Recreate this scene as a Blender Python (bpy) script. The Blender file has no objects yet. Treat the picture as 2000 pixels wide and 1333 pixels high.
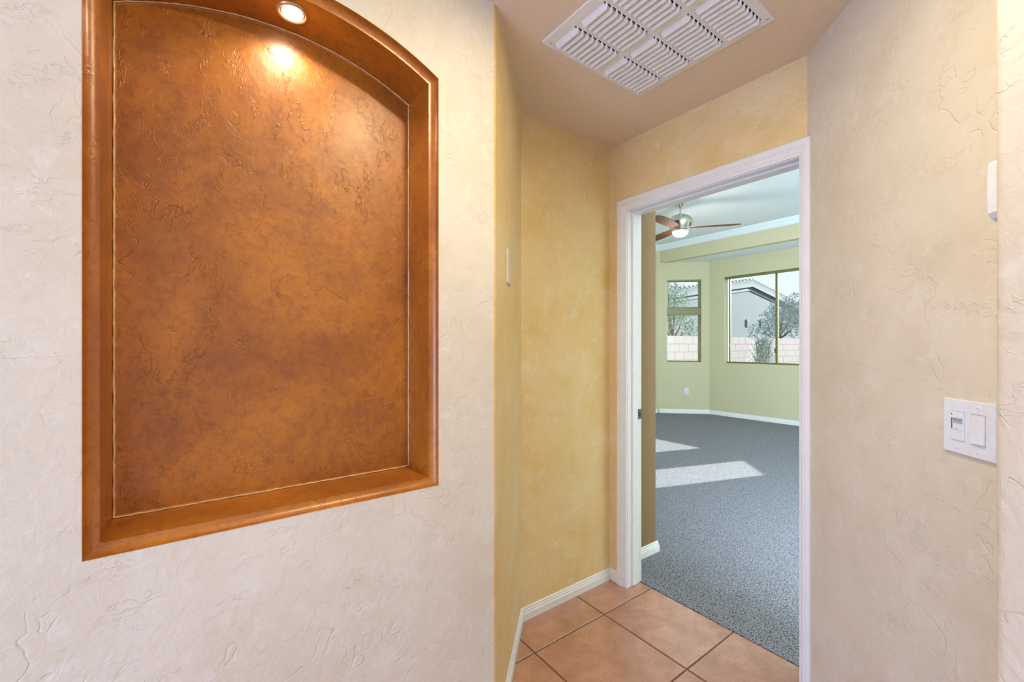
import bpy, bmesh, math, random
from mathutils import Vector, Matrix
from mathutils.geometry import tessellate_polygon
random.seed(7)
SC = bpy.context.scene
COL = SC.collection
S2 = math.sqrt(0.5)

# ------------------------------------------------------------------ camera
CAM_H = 1.329
cd = bpy.data.cameras.new('camera'); cam = bpy.data.objects.new('camera', cd); COL.objects.link(cam)
cam.location = (0, 0, CAM_H); cam.rotation_euler = (math.radians(90), 0, math.radians(53.6))
cd.sensor_width = 36; cd.lens = 832 / 2000 * 36; cd.shift_y = 0.00425; cd.clip_start = 0.02; cd.clip_end = 300
SC.camera = cam

# ------------------------------------------------------------------ world, sun, lights, exposure
SC.view_settings.view_transform = 'Standard'; SC.view_settings.look = 'None'
SC.view_settings.gamma = 1; SC.view_settings.exposure = 0.25
w = bpy.data.worlds.new('sky'); SC.world = w; w.use_nodes = True
wn, wl = w.node_tree.nodes, w.node_tree.links
bg = wn['Background']
tc = wn.new('ShaderNodeTexCoord'); sx = wn.new('ShaderNodeSeparateXYZ'); rp = wn.new('ShaderNodeValToRGB')
wl.new(tc.outputs['Generated'], sx.inputs[0]); wl.new(sx.outputs['Z'], rp.inputs[0]); wl.new(rp.outputs[0], bg.inputs[0])
rp.color_ramp.elements[0].position = 0.0; rp.color_ramp.elements[0].color = (0.93, 0.96, 1.0, 1)
rp.color_ramp.elements[1].position = 0.8; rp.color_ramp.elements[1].color = (0.60, 0.76, 1.0, 1)
bg.inputs[1].default_value = 1.0

def light(name, kind, loc, direction, energy, color, **kw):
    ld = bpy.data.lights.new(name, kind); lo = bpy.data.objects.new(name, ld); COL.objects.link(lo)
    ld.energy = energy; ld.color = color
    for k, v in kw.items(): setattr(ld, k, v)
    lo.location = loc
    lo.rotation_euler = Vector(direction).to_track_quat('-Z', 'Y').to_euler()
    return lo
light('sun', 'SUN', (0, 20, 20), (-0.32, -0.95, -0.344), 16.0, (1.0, 0.95, 0.88), angle=0.009)
# daylight through the glazed opening at the south end of the entry
light('entry_daylight', 'AREA', (0.20, -3.05, 0.9), (0.05, 1, -0.15), 105, (0.38, 0.54, 1.0), shape='RECTANGLE', size=1.7, size_y=1.7)
# fill lamp added behind the door wall to brighten the bedroom
light('bedroom_fill', 'AREA', (1.0, 2.2, 1.75), (0, 1, 0.0), 370, (0.66, 0.82, 1.0), shape='RECTANGLE', size=2.8, size_y=2.2)
# recessed ceiling lamp of the entry, then a second one added as warm fill
light('ceiling_lamp_1', 'AREA', (-0.42, 0.66, 2.446), (0, 0, -1), 12.5, (1.0, 0.86, 0.55), shape='DISK', size=0.11)
light('warm_fill_lamp', 'AREA', (0.70, -1.3, 2.446), (0, 0, -1), 4, (1.0, 0.88, 0.60), shape='DISK', size=0.13)

# ------------------------------------------------------------------ materials
def new_mat(name):
    m = bpy.data.materials.new(name); m.use_nodes = True
    return m, m.node_tree.nodes, m.node_tree.links, m.node_tree.nodes['Principled BSDF']
def plain(name, col, rough=0.5, metal=0.0, spec=0.5, bump=0.0, bscale=60, emit=None, estr=0):
    m, n, l, p = new_mat(name)
    p.inputs['Base Color'].default_value = (*col, 1); p.inputs['Roughness'].default_value = rough
    p.inputs['Metallic'].default_value = metal; p.inputs['Specular IOR Level'].default_value = spec
    t = n.new('ShaderNodeTexCoord'); nz = n.new('ShaderNodeTexNoise'); nz.inputs['Scale'].default_value = bscale
    l.new(t.outputs['Object'], nz.inputs['Vector'])
    mx = n.new('ShaderNodeMix'); mx.data_type = 'RGBA'
    mx.inputs[6].default_value = (*[c * 0.94 for c in col], 1); mx.inputs[7].default_value = (*[min(1, c * 1.05) for c in col], 1)
    l.new(nz.outputs['Fac'], mx.inputs[0]); l.new(mx.outputs[2], p.inputs['Base Color'])
    if bump:
        b = n.new('ShaderNodeBump'); b.inputs['Strength'].default_value = bump; b.inputs['Distance'].default_value = 0.004
        l.new(nz.outputs['Fac'], b.inputs['Height']); l.new(b.outputs[0], p.inputs['Normal'])
    if emit:
        p.inputs['Emission Color'].default_value = (*emit, 1); p.inputs['Emission Strength'].default_value = estr
    return m

def noise(n, l, vec, scale, detail=4, rough=0.55, dist=0.0):
    z = n.new('ShaderNodeTexNoise'); z.inputs['Scale'].default_value = scale; z.inputs['Detail'].default_value = detail
    z.inputs['Roughness'].default_value = rough; z.inputs['Distortion'].default_value = dist
    l.new(vec, z.inputs['Vector']); return z.outputs['Fac']
def ramp(n, l, src, stops):
    r = n.new('ShaderNodeValToRGB'); e = r.color_ramp.elements
    while len(e) < len(stops): e.new(0.5)
    for i, (p, c) in enumerate(stops):
        e[i].position = p; e[i].color = (*c, 1) if isinstance(c, tuple) else (c, c, c, 1)
    l.new(src, r.inputs[0]); return r.outputs[0]
def math_(n, l, op, a, b=0.0, clamp=False):
    m = n.new('ShaderNodeMath'); m.operation = op; m.use_clamp = clamp
    for i, v in enumerate((a, b)):
        if isinstance(v, (int, float)): m.inputs[i].default_value = v
        else: l.new(v, m.inputs[i])
    return m.outputs[0]
def mixc(n, l, fac, a, b, mode='MIX'):
    m = n.new('ShaderNodeMix'); m.data_type = 'RGBA'; m.blend_type = mode
    for i, v in ((0, fac), (6, a), (7, b)):
        if isinstance(v, (int, float)): m.inputs[i].default_value = v
        elif isinstance(v, tuple): m.inputs[i].default_value = (*v, 1)
        else: l.new(v, m.inputs[i])
    return m.outputs[2]
def cracks(n, l, vec, scale, width, gate_scale, gate, offset=0.0, squash=(1, 1, 1)):
    """thin wandering trowel lines: where a noise crosses one half, kept only in patches"""
    mp = n.new('ShaderNodeMapping'); mp.inputs['Location'].default_value = (offset, offset * 1.7, offset * 0.6)
    mp.inputs['Scale'].default_value = squash; l.new(vec, mp.inputs['Vector'])
    a = noise(n, l, mp.outputs[0], scale, 3, 0.6, 0.3)
    d = math_(n, l, 'ABSOLUTE', math_(n, l, 'SUBTRACT', a, 0.5))
    line = math_(n, l, 'SUBTRACT', 1.0, math_(n, l, 'DIVIDE', d, width), True)
    g = noise(n, l, mp.outputs[0], gate_scale, 2, 0.5)
    gg = ramp(n, l, g, [(gate, 0.0), (gate + 0.06, 1.0)])
    return math_(n, l, 'MULTIPLY', line, gg)

def plaster(name, c_lo, c_hi, c_fleck, rough=0.55, bump=0.55):
    m, n, l, p = new_mat(name)
    t = n.new('ShaderNodeTexCoord').outputs['Object']
    a = noise(n, l, t, 3.2, 6, 0.62, 0.4)
    base = mixc(n, l, ramp(n, l, a, [(0.32, 0.0), (0.68, 1.0)]), c_lo, c_hi)
    f = noise(n, l, t, 15, 6, 0.68, 0.3)
    base = mixc(n, l, ramp(n, l, f, [(0.56, 0.0), (0.66, 0.38)]), base, c_fleck)
    f2 = noise(n, l, t, 38, 4, 0.6, 0.6)
    base = mixc(n, l, ramp(n, l, f2, [(0.62, 0.0), (0.72, 0.35)]), base, c_fleck)
    dk = noise(n, l, t, 26, 5, 0.65, 1.2)
    base = mixc(n, l, ramp(n, l, dk, [(0.58, 0.0), (0.75, 0.25)]), base, tuple(c * 0.8 for c in c_lo))
    l.new(base, p.inputs['Base Color']); p.inputs['Roughness'].default_value = rough
    p.inputs['Specular IOR Level'].default_value = 0.3
    h = math_(n, l, 'MULTIPLY', noise(n, l, t, 22, 6, 0.62, 1.0), 0.9)
    h = math_(n, l, 'ADD', h, math_(n, l, 'MULTIPLY', noise(n, l, t, 110, 4, 0.6), 0.22))
    h = math_(n, l, 'SUBTRACT', h, math_(n, l, 'MULTIPLY', cracks(n, l, t, 6, 0.010, 5, 0.53), 0.35))
    h = math_(n, l, 'ADD', h, math_(n, l, 'MULTIPLY', cracks(n, l, t, 16, 0.016, 7, 0.55, 3.3, (1, 1, 2.2)), 0.3))
    b = n.new('ShaderNodeBump'); b.inputs['Strength'].default_value = bump; b.inputs['Distance'].default_value = 0.006
    l.new(h, b.inputs['Height']); l.new(b.outputs[0], p.inputs['Normal'])
    return m

def copper(name, panel=True):
    m, n, l, p = new_mat(name)
    t = n.new('ShaderNodeTexCoord').outputs['Object']
    a = noise(n, l, t, 3.0, 8, 0.66, 0.5)
    if panel:
        col = mixc(n, l, ramp(n, l, a, [(0.33, 0.0), (0.66, 1.0)]), (0.27, 0.074, 0.001), (0.52, 0.180, 0.006))
    else:
        col = mixc(n, l, ramp(n, l, a, [(0.35, 0.0), (0.68, 1.0)]), (0.32, 0.085, 0.003), (0.50, 0.175, 0.010))
    s = noise(n, l, t, 48, 7, 0.78, 0.4)
    col = mixc(n, l, ramp(n, l, s, [(0.48, 0.0), (0.66, 0.6)]), col, (0.19, 0.050, 0.007))
    s2 = noise(n, l, t, 13, 6, 0.7, 1.0)
    col = mixc(n, l, ramp(n, l, s2, [(0.54, 0.0), (0.74, 0.5)]), col, (0.19, 0.055, 0.012))
    cr = cracks(n, l, t, 7.0, 0.007, 9.0, 0.52, 1.3) if panel else cracks(n, l, t, 14, 0.01, 6, 0.56)
    col = mixc(n, l, math_(n, l, 'MULTIPLY', cr, 0.45), col, (0.13, 0.035, 0.01))
    l.new(col, p.inputs['Base Color'])
    p.inputs['Metallic'].default_value = 0.08
    p.inputs['Roughness'].default_value = 0.40 if panel else 0.34
    p.inputs['Specular IOR Level'].default_value = 0.6
    p.inputs['Coat Weight'].default_value = 0.3; p.inputs['Coat Roughness'].default_value = 0.30
    h = math_(n, l, 'MULTIPLY', noise(n, l, t, 16, 7, 0.6, 1.0), 0.7)
    h = math_(n, l, 'ADD', h, math_(n, l, 'MULTIPLY', s, 0.30))
    h = math_(n, l, 'SUBTRACT', h, math_(n, l, 'MULTIPLY', cr, 0.35))
    h = math_(n, l, 'ADD', h, math_(n, l, 'MULTIPLY', cracks(n, l, t, 22, 0.03, 9, 0.52, 5.1, (1, 2.0, 1)), 0.35))
    b = n.new('ShaderNodeBump'); b.inputs['Strength'].default_value = 0.55 if panel else 0.22; b.inputs['Distance'].default_value = 0.006
    l.new(h, b.inputs['Height']); l.new(b.outputs[0], p.inputs['Normal'])
    return m

def tile_mat():
    m, n, l, p = new_mat('terracotta_ceramic')
    t = n.new('ShaderNodeTexCoord').outputs['Object']; oi = n.new('ShaderNodeObjectInfo')
    a = noise(n, l, t, 7, 7, 0.68, 0.3)
    col = mixc(n, l, ramp(n, l, a, [(0.34, 0.0), (0.66, 1.0)]), (0.36, 0.140, 0.070), (0.62, 0.33, 0.21))
    s = noise(n, l, t, 95, 6, 0.75)
    col = mixc(n, l, ramp(n, l, s, [(0.48, 0.0), (0.66, 0.7)]), col, (0.30, 0.14, 0.08))
    col = mixc(n, l, math_(n, l, 'MULTIPLY', oi.outputs['Random'], 0.25), col, (0.55, 0.29, 0.19))
    l.new(col, p.inputs['Base Color']); p.inputs['Roughness'].default_value = 0.34; p.inputs['Specular IOR Level'].default_value = 0.8; p.inputs['Coat Weight'].default_value = 0.5; p.inputs['Coat Roughness'].default_value = 0.3; p.inputs['Coat IOR'].default_value = 1.7
    b = n.new('ShaderNodeBump'); b.inputs['Strength'].default_value = 0.15; b.inputs['Distance'].default_value = 0.003
    l.new(math_(n, l, 'ADD', s, a), b.inputs['Height']); l.new(b.outputs[0], p.inputs['Normal'])
    return m

def carpet_mat():
    m, n, l, p = new_mat('looped_carpet')
    t = n.new('ShaderNodeTexCoord').outputs['Object']
    mp = n.new('ShaderNodeMapping'); mp.inputs['Scale'].default_value = (1.0, 1.25, 1); l.new(t, mp.inputs[0])
    v = n.new('ShaderNodeTexVoronoi'); v.inputs['Scale'].default_value = 150; l.new(mp.outputs[0], v.inputs['Vector'])
    d = v.outputs['Distance']
    nz = noise(n, l, t, 260, 2, 0.5)
    k = ramp(n, l, d, [(0.10, 1.0), (0.75, 0.0)])
    col = mixc(n, l, k, (0.075, 0.075, 0.085), (0.54, 0.55, 0.60))
    col = mixc(n, l, ramp(n, l, nz, [(0.35, 0.45), (0.6, 0.0)]), col, (0.17, 0.17, 0.17))
    big = noise(n, l, t, 5, 5, 0.6, 0.6)
    col = mixc(n, l, ramp(n, l, big, [(0.60, 0.0), (0.72, 0.25)]), col, (0.20, 0.20, 0.20))
    l.new(col, p.inputs['Base Color']); p.inputs['Roughness'].default_value = 0.95; p.inputs['Specular IOR Level'].default_value = 0.1
    h = math_(n, l, 'ADD', math_(n, l, 'MULTIPLY', d, -1.0), math_(n, l, 'MULTIPLY', big, 3.0))
    b = n.new('ShaderNodeBump'); b.inputs['Strength'].default_value = 0.6; b.inputs['Distance'].default_value = 0.006
    l.new(h, b.inputs['Height']); l.new(b.outputs[0], p.inputs['Normal'])
    return m

def glass_mat():
    m, n, l, p = new_mat('window_glass'); n.remove(p)
    tr = n.new('ShaderNodeBsdfTransparent'); tr.inputs[0].default_value = (0.92, 0.96, 0.97, 1)
    gl = n.new('ShaderNodeBsdfGlossy'); gl.inputs['Roughness'].default_value = 0.02
    fr = n.new('ShaderNodeFresnel'); fr.inputs[0].default_value = 1.35
    mx = n.new('ShaderNodeMixShader'); l.new(fr.outputs[0], mx.inputs[0]); l.new(tr.outputs[0], mx.inputs[1]); l.new(gl.outputs[0], mx.inputs[2])
    l.new(mx.outputs[0], n['Material Output'].inputs[0]); return m

def leaf_mat(name, c1, c2):
    m, n, l, p = new_mat(name)
    t = n.new('ShaderNodeTexCoord').outputs['Object']
    l.new(mixc(n, l, noise(n, l, t, 9, 2), c1, c2), p.inputs['Base Color']); p.inputs['Roughness'].default_value = 0.6
    return m

M = dict(
    wall=plaster('faux_plaster_cream', (0.67, 0.60, 0.47), (0.75, 0.69, 0.58), (0.80, 0.77, 0.72)),
    wall_gold=plaster('faux_plaster_gold', (0.74, 0.53, 0.21), (0.82, 0.65, 0.37), (0.82, 0.74, 0.58)),
    ceil=plain('ceiling_tan_paint', (0.75, 0.61, 0.45), 0.8, bump=0.12, bscale=45),
    bed=plain('khaki_wall_paint', (0.56, 0.53, 0.34), 0.8, bump=0.15, bscale=40),
    bed_shaded=plain('khaki_wall_shaded', (0.25, 0.155, 0.07), 0.75, bump=0.2, bscale=30),  # khaki wall by the door, its shade mixed into the colour
    bed_ceil=plain('white_ceiling_paint', (0.74, 0.82, 0.86), 0.85),
    trim=plain('white_trim_paint', (0.79, 0.79, 0.77), 0.35, bump=0.04, bscale=20),
    caulk=plain('pale_caulk', (0.78, 0.66, 0.46), 0.5, bump=0.3, bscale=90),
    niche_bead=plain('pale_gold_bead', (0.74, 0.48, 0.24), 0.35, bump=0.3, bscale=90),
    panel=copper('copper_glaze_panel'), surround=copper('copper_glaze_surround', False),
    grout=plain('brown_grout', (0.17, 0.11, 0.06), 0.9, bump=0.3, bscale=150),
    tile=tile_mat(), carpet=carpet_mat(), glass=glass_mat(),
    white=plain('white_enamel', (0.80, 0.80, 0.78), 0.4), plastic=plain('white_plastic', (0.78, 0.83, 0.90), 0.3),
    slotdark=plain('dark_slot', (0.02, 0.02, 0.02), 0.6), greyp=plain('grey_plastic', (0.45, 0.48, 0.52), 0.4),
    steel=plain('brushed_nickel', (0.62, 0.60, 0.54), 0.22, 1.0), screw=plain('screw_steel', (0.6, 0.58, 0.55), 0.35, 0.9),
    strike=plain('dark_steel', (0.16, 0.20, 0.20), 0.4, 0.8),
    blade=plain('walnut_blade', (0.12, 0.05, 0.025), 0.75, spec=0.2, bump=0.1, bscale=25),
    lens=plain('lit_fan_lens', (1, 1, 1), 0.3, emit=(1.0, 0.97, 0.9), estr=3.0),
    lamp=plain('lit_lamp_face', (1, 1, 1), 0.3, emit=(1.0, 0.93, 0.8), estr=9.0),
    ring=plain('copper_lamp_ring', (0.62, 0.36, 0.16), 0.3, 0.5),
    bronze=plain('olive_window_metal', (0.17, 0.17, 0.06), 0.4, 0.1), bronze_l=plain('pale_window_metal', (0.55, 0.58, 0.52), 0.4, 0.1),
    block=plain('pinkish_concrete_block', (0.24, 0.22, 0.225), 0.9, bump=0.5, bscale=25),
    mortar=plain('grey_mortar', (0.15, 0.14, 0.14), 0.95, bump=0.4, bscale=60),
    stucco=plain('blue_grey_stucco', (0.125, 0.165, 0.19), 0.9, bump=0.3, bscale=12),
    fascia=plain('grey_fascia', (0.10, 0.14, 0.16), 0.8), roof=plain('grey_roof_tile', (0.095, 0.13, 0.15), 0.85, bump=0.3, bscale=8),
    gravel=plain('tan_gravel', (0.42, 0.35, 0.28), 0.95, bump=0.8, bscale=12),
    bark=plain('bark', (0.16, 0.12, 0.09), 0.9, bump=0.6, bscale=30),
    leafa=leaf_mat('leaf_fresh', (0.15, 0.23, 0.13), (0.34, 0.43, 0.28)),
    leafb=leaf_mat('leaf_grey', (0.20, 0.26, 0.25), (0.42, 0.48, 0.46)),
    outer=plain('tan_outer_stucco', (0.5, 0.42, 0.32), 0.9),
)

# ------------------------------------------------------------------ mesh helpers
def tag(o, label=None, cat=None, kind=None, group=None):
    if label: o['label'] = label
    if cat: o['category'] = cat
    if kind: o['kind'] = kind
    if group: o['group'] = group
    return o
def link(name, me, mat, parent=None, smooth=False):
    o = bpy.data.objects.new(name, me); COL.objects.link(o)
    if mat and not me.materials: me.materials.append(mat)
    if smooth:
        for p in me.polygons: p.use_smooth = True
    if parent:
        o.parent = parent; o.matrix_parent_inverse = parent.matrix_world.inverted() if parent.type != 'EMPTY' else Matrix.Translation(parent.location).inverted()
    return o
class MB:
    def __init__(s): s.v = []; s.f = []
    def add(s, vs, fs):
        k = len(s.v); s.v += [tuple(v) for v in vs]; s.f += [tuple(k + i for i in f) for f in fs]; return s
    def box(s, a, b, mtx=None):
        x0, y0, z0 = a; x1, y1, z1 = b
        vs = [Vector(q) for q in ((x0,y0,z0),(x1,y0,z0),(x1,y1,z0),(x0,y1,z0),(x0,y0,z1),(x1,y0,z1),(x1,y1,z1),(x0,y1,z1))]
        if mtx: vs = [mtx @ v for v in vs]
        return s.add(vs, [(0,3,2,1),(4,5,6,7),(0,1,5,4),(1,2,6,5),(2,3,7,6),(3,0,4,7)])
    def prism(s, pts, z0, z1, mtx=None):
        """pts: 2D polygon, any shape, extruded in z"""
        n = len(pts); vs = [Vector((x, y, z0)) for x, y in pts] + [Vector((x, y, z1)) for x, y in pts]
        if mtx: vs = [mtx @ v for v in vs]
        tri = tessellate_polygon([[Vector((x, y, 0)) for x, y in pts]])
        fs = [tuple(reversed(t)) for t in tri] + [tuple(i + n for i in t) for t in tri]
        fs += [(i, (i + 1) % n, (i + 1) % n + n, i + n) for i in range(n)]
        return s.add(vs, fs)
    def lathe(s, prof, seg=32, c=(0, 0, 0), mtx=None):
        vs = []; fs = []
        for r, z in prof:
            for k in range(seg):
                a = 2 * math.pi * k / seg; v = Vector((c[0] + r * math.cos(a), c[1] + r * math.sin(a), c[2] + z))
                vs.append(mtx @ v if mtx else v)
        for i in range(len(prof) - 1):
            for k in range(seg):
                k2 = (k + 1) % seg; fs.append((i * seg + k, i * seg + k2, (i + 1) * seg + k2, (i + 1) * seg + k))
        return s.add(vs, fs)
    def tube(s, pts, r, seg=6):
        vs = []; fs = []
        for i, p in enumerate(pts):
            p = Vector(p); d = (Vector(pts[min(i + 1, len(pts) - 1)]) - Vector(pts[max(i - 1, 0)])).normalized()
            u = d.orthogonal().normalized() if abs(d.z) > 0.9 else d.cross(Vector((0, 0, 1))).normalized(); q = d.cross(u)
            rr = r[i] if isinstance(r, (list, tuple)) else r
            for k in range(seg):
                a = 2 * math.pi * k / seg; vs.append(p + (u * math.cos(a) + q * math.sin(a)) * rr)
        for i in range(len(pts) - 1):
            for k in range(seg):
                k2 = (k + 1) % seg; fs.append((i * seg + k, i * seg + k2, (i + 1) * seg + k2, (i + 1) * seg + k))
        fs.append(tuple(range(seg))); fs.append(tuple(reversed(range((len(pts) - 1) * seg, len(pts) * seg))))
        return s.add(vs, fs)
    def mesh(s, name, fix=True, bevel=0):
        me = bpy.data.meshes.new(name); me.from_pydata(s.v, [], s.f); me.update()
        if fix or bevel:
            bm = bmesh.new(); bm.from_mesh(me); bmesh.ops.recalc_face_normals(bm, faces=bm.faces)
            if bevel:
                ed = [e for e in bm.edges if len(e.link_faces) == 2 and e.calc_face_angle(0) > 0.6]
                bmesh.ops.bevel(bm, geom=ed, offset=bevel, segments=2, affect='EDGES', profile=0.5)
            bm.to_mesh(me); bm.free()
        return me
    def build(s, name, mat, parent=None, smooth=False, fix=True, bevel=0):
        return link(name, s.mesh(name, fix, bevel), mat, parent, smooth)
def empty(name, loc):
    o = bpy.data.objects.new(name, None); COL.objects.link(o); o.location = loc; o.empty_display_size = 0.1
    return o

def wall_frame(p0, p1):
    """matrix whose x runs p0->p1, y to the LEFT of that direction, z up"""
    d = Vector((p1[0] - p0[0], p1[1] - p0[1], 0)).normalized()
    m = Matrix(((d.x, -d.y, 0, p0[0]), (d.y, d.x, 0, p0[1]), (0, 0, 1, 0), (0, 0, 0, 1)))
    return m, math.hypot(p1[0] - p0[0], p1[1] - p0[1])
def wall_seg(p0, p1, t, z0, z1, holes=(), mb=None, ext0=0, ext1=0):
    """wall whose room face runs p0->p1 with the room on the right; it is t thick to the left"""
    m, L = wall_frame(p0, p1); mb = mb or MB(); cur = -ext0
    for a, b in sorted({(h[0], h[1]) for h in holes}):
        mb.box((cur, 0, z0), (a, t, z1), m); zc = z0
        for h0, h1 in sorted((h[2], h[3]) for h in holes if h[0] == a):
            if h0 > zc: mb.box((a, 0, zc), (b, t, h0), m)
            zc = h1
        mb.box((a, 0, zc), (b, t, z1), m); cur = b
    mb.box((cur, 0, z0), (L + ext1, t, z1), m)
    return mb

CZ = 2.45      # entry ceiling
BZ = 3.28      # bedroom ceiling
YN = 1.894     # door wall, entry face
YB = 2.01      # door wall, bedroom face
XW = -1.16     # niche wall
XB = -1.625    # wall of the recess beside the door
CORN = (XW, 0.788); REC = (XB, 1.252)
RO = (-0.647, 1.894)   # where the angled right wall starts
RDIR = Vector((S2, -S2, 0)); RN = Vector((-S2, -S2, 0))

# ------------------------------------------------------------------ entry walls
# niche outline, offset o inward from the outer edge
NY, NZC = 0.20, 1.442
def niche_loop(o, n_arc=28):
    hw = 0.38 - o; R = 0.785 - o; zb = 0.910 + o
    a0 = math.asin(hw / R); pts = [(NY - hw, zb)]
    nb = 10; zt = NZC + math.sqrt(R * R - hw * hw)
    for k in range(1, nb): pts.append((NY - hw + 2 * hw * k / nb, zb))
    pts.append((NY + hw, zb))
    for k in range(1, nb): pts.append((NY + hw, zb + (zt - zb) * k / nb))
    for k in range(n_arc + 1):
        a = a0 - 2 * a0 * k / n_arc; pts.append((NY + R * math.sin(a), NZC + R * math.cos(a)))
    for k in range(nb - 1, 0, -1): pts.append((NY - hw, zb + (zt - zb) * k / nb))
    return pts
def west_wall():
    bm = bmesh.new(); y0, y1 = -3.3, CORN[1] - 0.008
    outer = [(y0, 0.0), (y1, 0.0), (y1, CZ), (y0, CZ)]
    def ring(pts):
        vs = [bm.verts.new((XW, y, z)) for y, z in pts]
        return [bm.edges.new((vs[i], vs[(i + 1) % len(vs)])) for i in range(len(vs))]
    es = ring(outer) + ring(niche_loop(0.0))
    bmesh.ops.triangle_fill(bm, use_beauty=True, use_dissolve=False, edges=es, normal=(1, 0, 0))
    for f in bm.faces:
        if f.normal.x < 0: f.normal_flip()
    me = bpy.data.meshes.new('wall_west'); bm.to_mesh(me); bm.free(); return me
wall_w = link('wall_west', west_wall(), M['wall'])
tag(wall_w, 'cream troweled plaster wall around the arched copper niche', 'wall', 'structure')
mb = MB()  # solid body of that wall around the niche pocket, behind the skin
mb.box((XW - 0.7, -3.3, 0.0), (XW - 0.2, 0.72, CZ)); mb.box((XW - 0.2, -3.3, 0), (XW - 0.002, -0.25, CZ)); mb.box((XW - 0.2, -0.25, 0), (XW - 0.002, 0.65, 0.85)); mb.box((XW - 0.2, -0.25, 2.28), (XW - 0.002, 0.65, CZ)); mb.box((XW - 0.2, 0.65, 0), (XW - 0.002, 0.74, CZ))
mb.build('wall_core', M['wall'], wall_w)

# bullnose corner and the narrow angled wall up to the recess
r = 0.022; pts = []
for k in range(9):   # arc from facing +x to facing (+,+)
    a = math.radians(45 * k / 8)
    # centre of a corner round tangent to both faces
    cx, cy = XW - r, CORN[1] - r * math.tan(math.radians(22.5))
    pts.append((cx + r * math.cos(a), cy + r * math.sin(a)))
pts += [(REC[0], REC[1]), (XW - 0.55, 0.75), (XW - 0.1, 0.70), (XW - 0.001, 0.74)]
sw = MB().prism(pts, 0, CZ).build('wall_southwest', M['wall_gold'])
tag(sw, 'narrow angled plaster strip between niche wall and the golden recess wall', 'wall', 'structure')
nw = wall_seg(REC, (XB, YN), 0.3, 0, CZ, ext0=0.35, ext1=0.03).build('wall_northwest', M['wall_gold'])
tag(nw, 'golden mottled plaster wall left of the white doorway', 'wall', 'structure')
DX0, DX1, DZ = -1.50, -0.675, 2.064
nn = wall_seg((-5.2, YN), (2.6, YN), YB - YN, 0, 3.4, [(DX0 + 5.2 - 0.02, DX1 + 5.2 + 0.02, 0, DZ + 0.02)]).build('wall_north', M['wall_gold'])
tag(nn, 'golden plaster wall that holds the white doorway', 'wall', 'structure')
RE = tuple(Vector((*RO, 0)) + RDIR * 3.0)[:2]
ne = wall_seg(RO, RE, 0.12, 0, CZ).build('wall_northeast', M['wall'])
tag(ne, 'cream plaster wall with the double switch plate, right of the doorway', 'wall', 'structure')
# near wall end at the right edge, with rounded corners
def rw(u, n_): q = Vector((*RO, 0)) + RDIR * u + RN * n_; return (q.x, q.y)
U0, N0, rr = 1.0865, 0.300, 0.030
pts = [rw(U0, -0.05)]
for k in range(9):
    a = math.radians(90 * k / 8); pts.append(rw(U0 + rr - rr * math.cos(a), N0 - rr + rr * math.sin(a)))
pts += [rw(3.0, N0), rw(3.0, -0.05)]
me = MB().prism(pts, 0, CZ).mesh('wall_east'); 
we = link('wall_east', me, M['wall'], smooth=False); tag(we, 'close rounded plaster wall end at the right edge', 'wall', 'structure')
es = wall_seg((RE[0], RE[1]), (RE[0], -3.3), 0.12, 0, CZ).build('wall_southeast', M['wall'])
tag(es, 'plaster wall of the entry behind the viewpoint', 'wall', 'structure')
ws = wall_seg((RE[0] + 0.1, -3.2), (-1.3, -3.2), 0.12, 0, CZ, [(0.47, 2.29, 0.0, 2.1)]).build('wall_south', M['wall'])
tag(ws, 'plaster wall with the open glazed doorway behind the viewpoint', 'wall', 'structure')
mb = MB().box((-2.0, -3.4, CZ), (2.7, YN + 0.01, CZ + 0.12))
ce = mb.build('ceiling', M['ceil']); tag(ce, 'smooth tan ceiling over the entry', 'ceiling', 'structure')

# caulk beads in the corners (slightly uneven)
def bead(p, q, r0=0.0022, n=60, name='trim_1', mat='caulk', parent=None, amp=0.0012):
    p, q = Vector(p), Vector(q)
    P = [p.lerp(q, k / n) + Vector([random.uniform(-amp, amp) for _ in range(3)]) for k in range(n + 1)]
    return MB().tube(P, [r0 * random.uniform(0.5, 1.3) for _ in P], 6).build(name, M[mat], parent, True, fix=False)
b1 = bead((XB, YN, 0.06), (XB, YN, CZ), name='trim_1'); tag(b1, 'thin pale bead in the corner beside the doorway', 'trim', 'structure')
b2 = bead((XB, YN, CZ), (RO[0], RO[1], CZ), name='trim_2'); tag(b2, 'thin pale bead between door wall and ceiling', 'trim', 'structure')
b3 = bead((XB, REC[1], CZ), (XB, YN, CZ), name='trim_3'); tag(b3, 'thin pale bead between recess wall and ceiling', 'trim', 'structure')
b4 = bead((CORN[0], CORN[1], CZ), (REC[0], REC[1], CZ), name='trim_4'); tag(b4, 'thin pale bead between the angled strip and ceiling', 'trim', 'structure')

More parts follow.
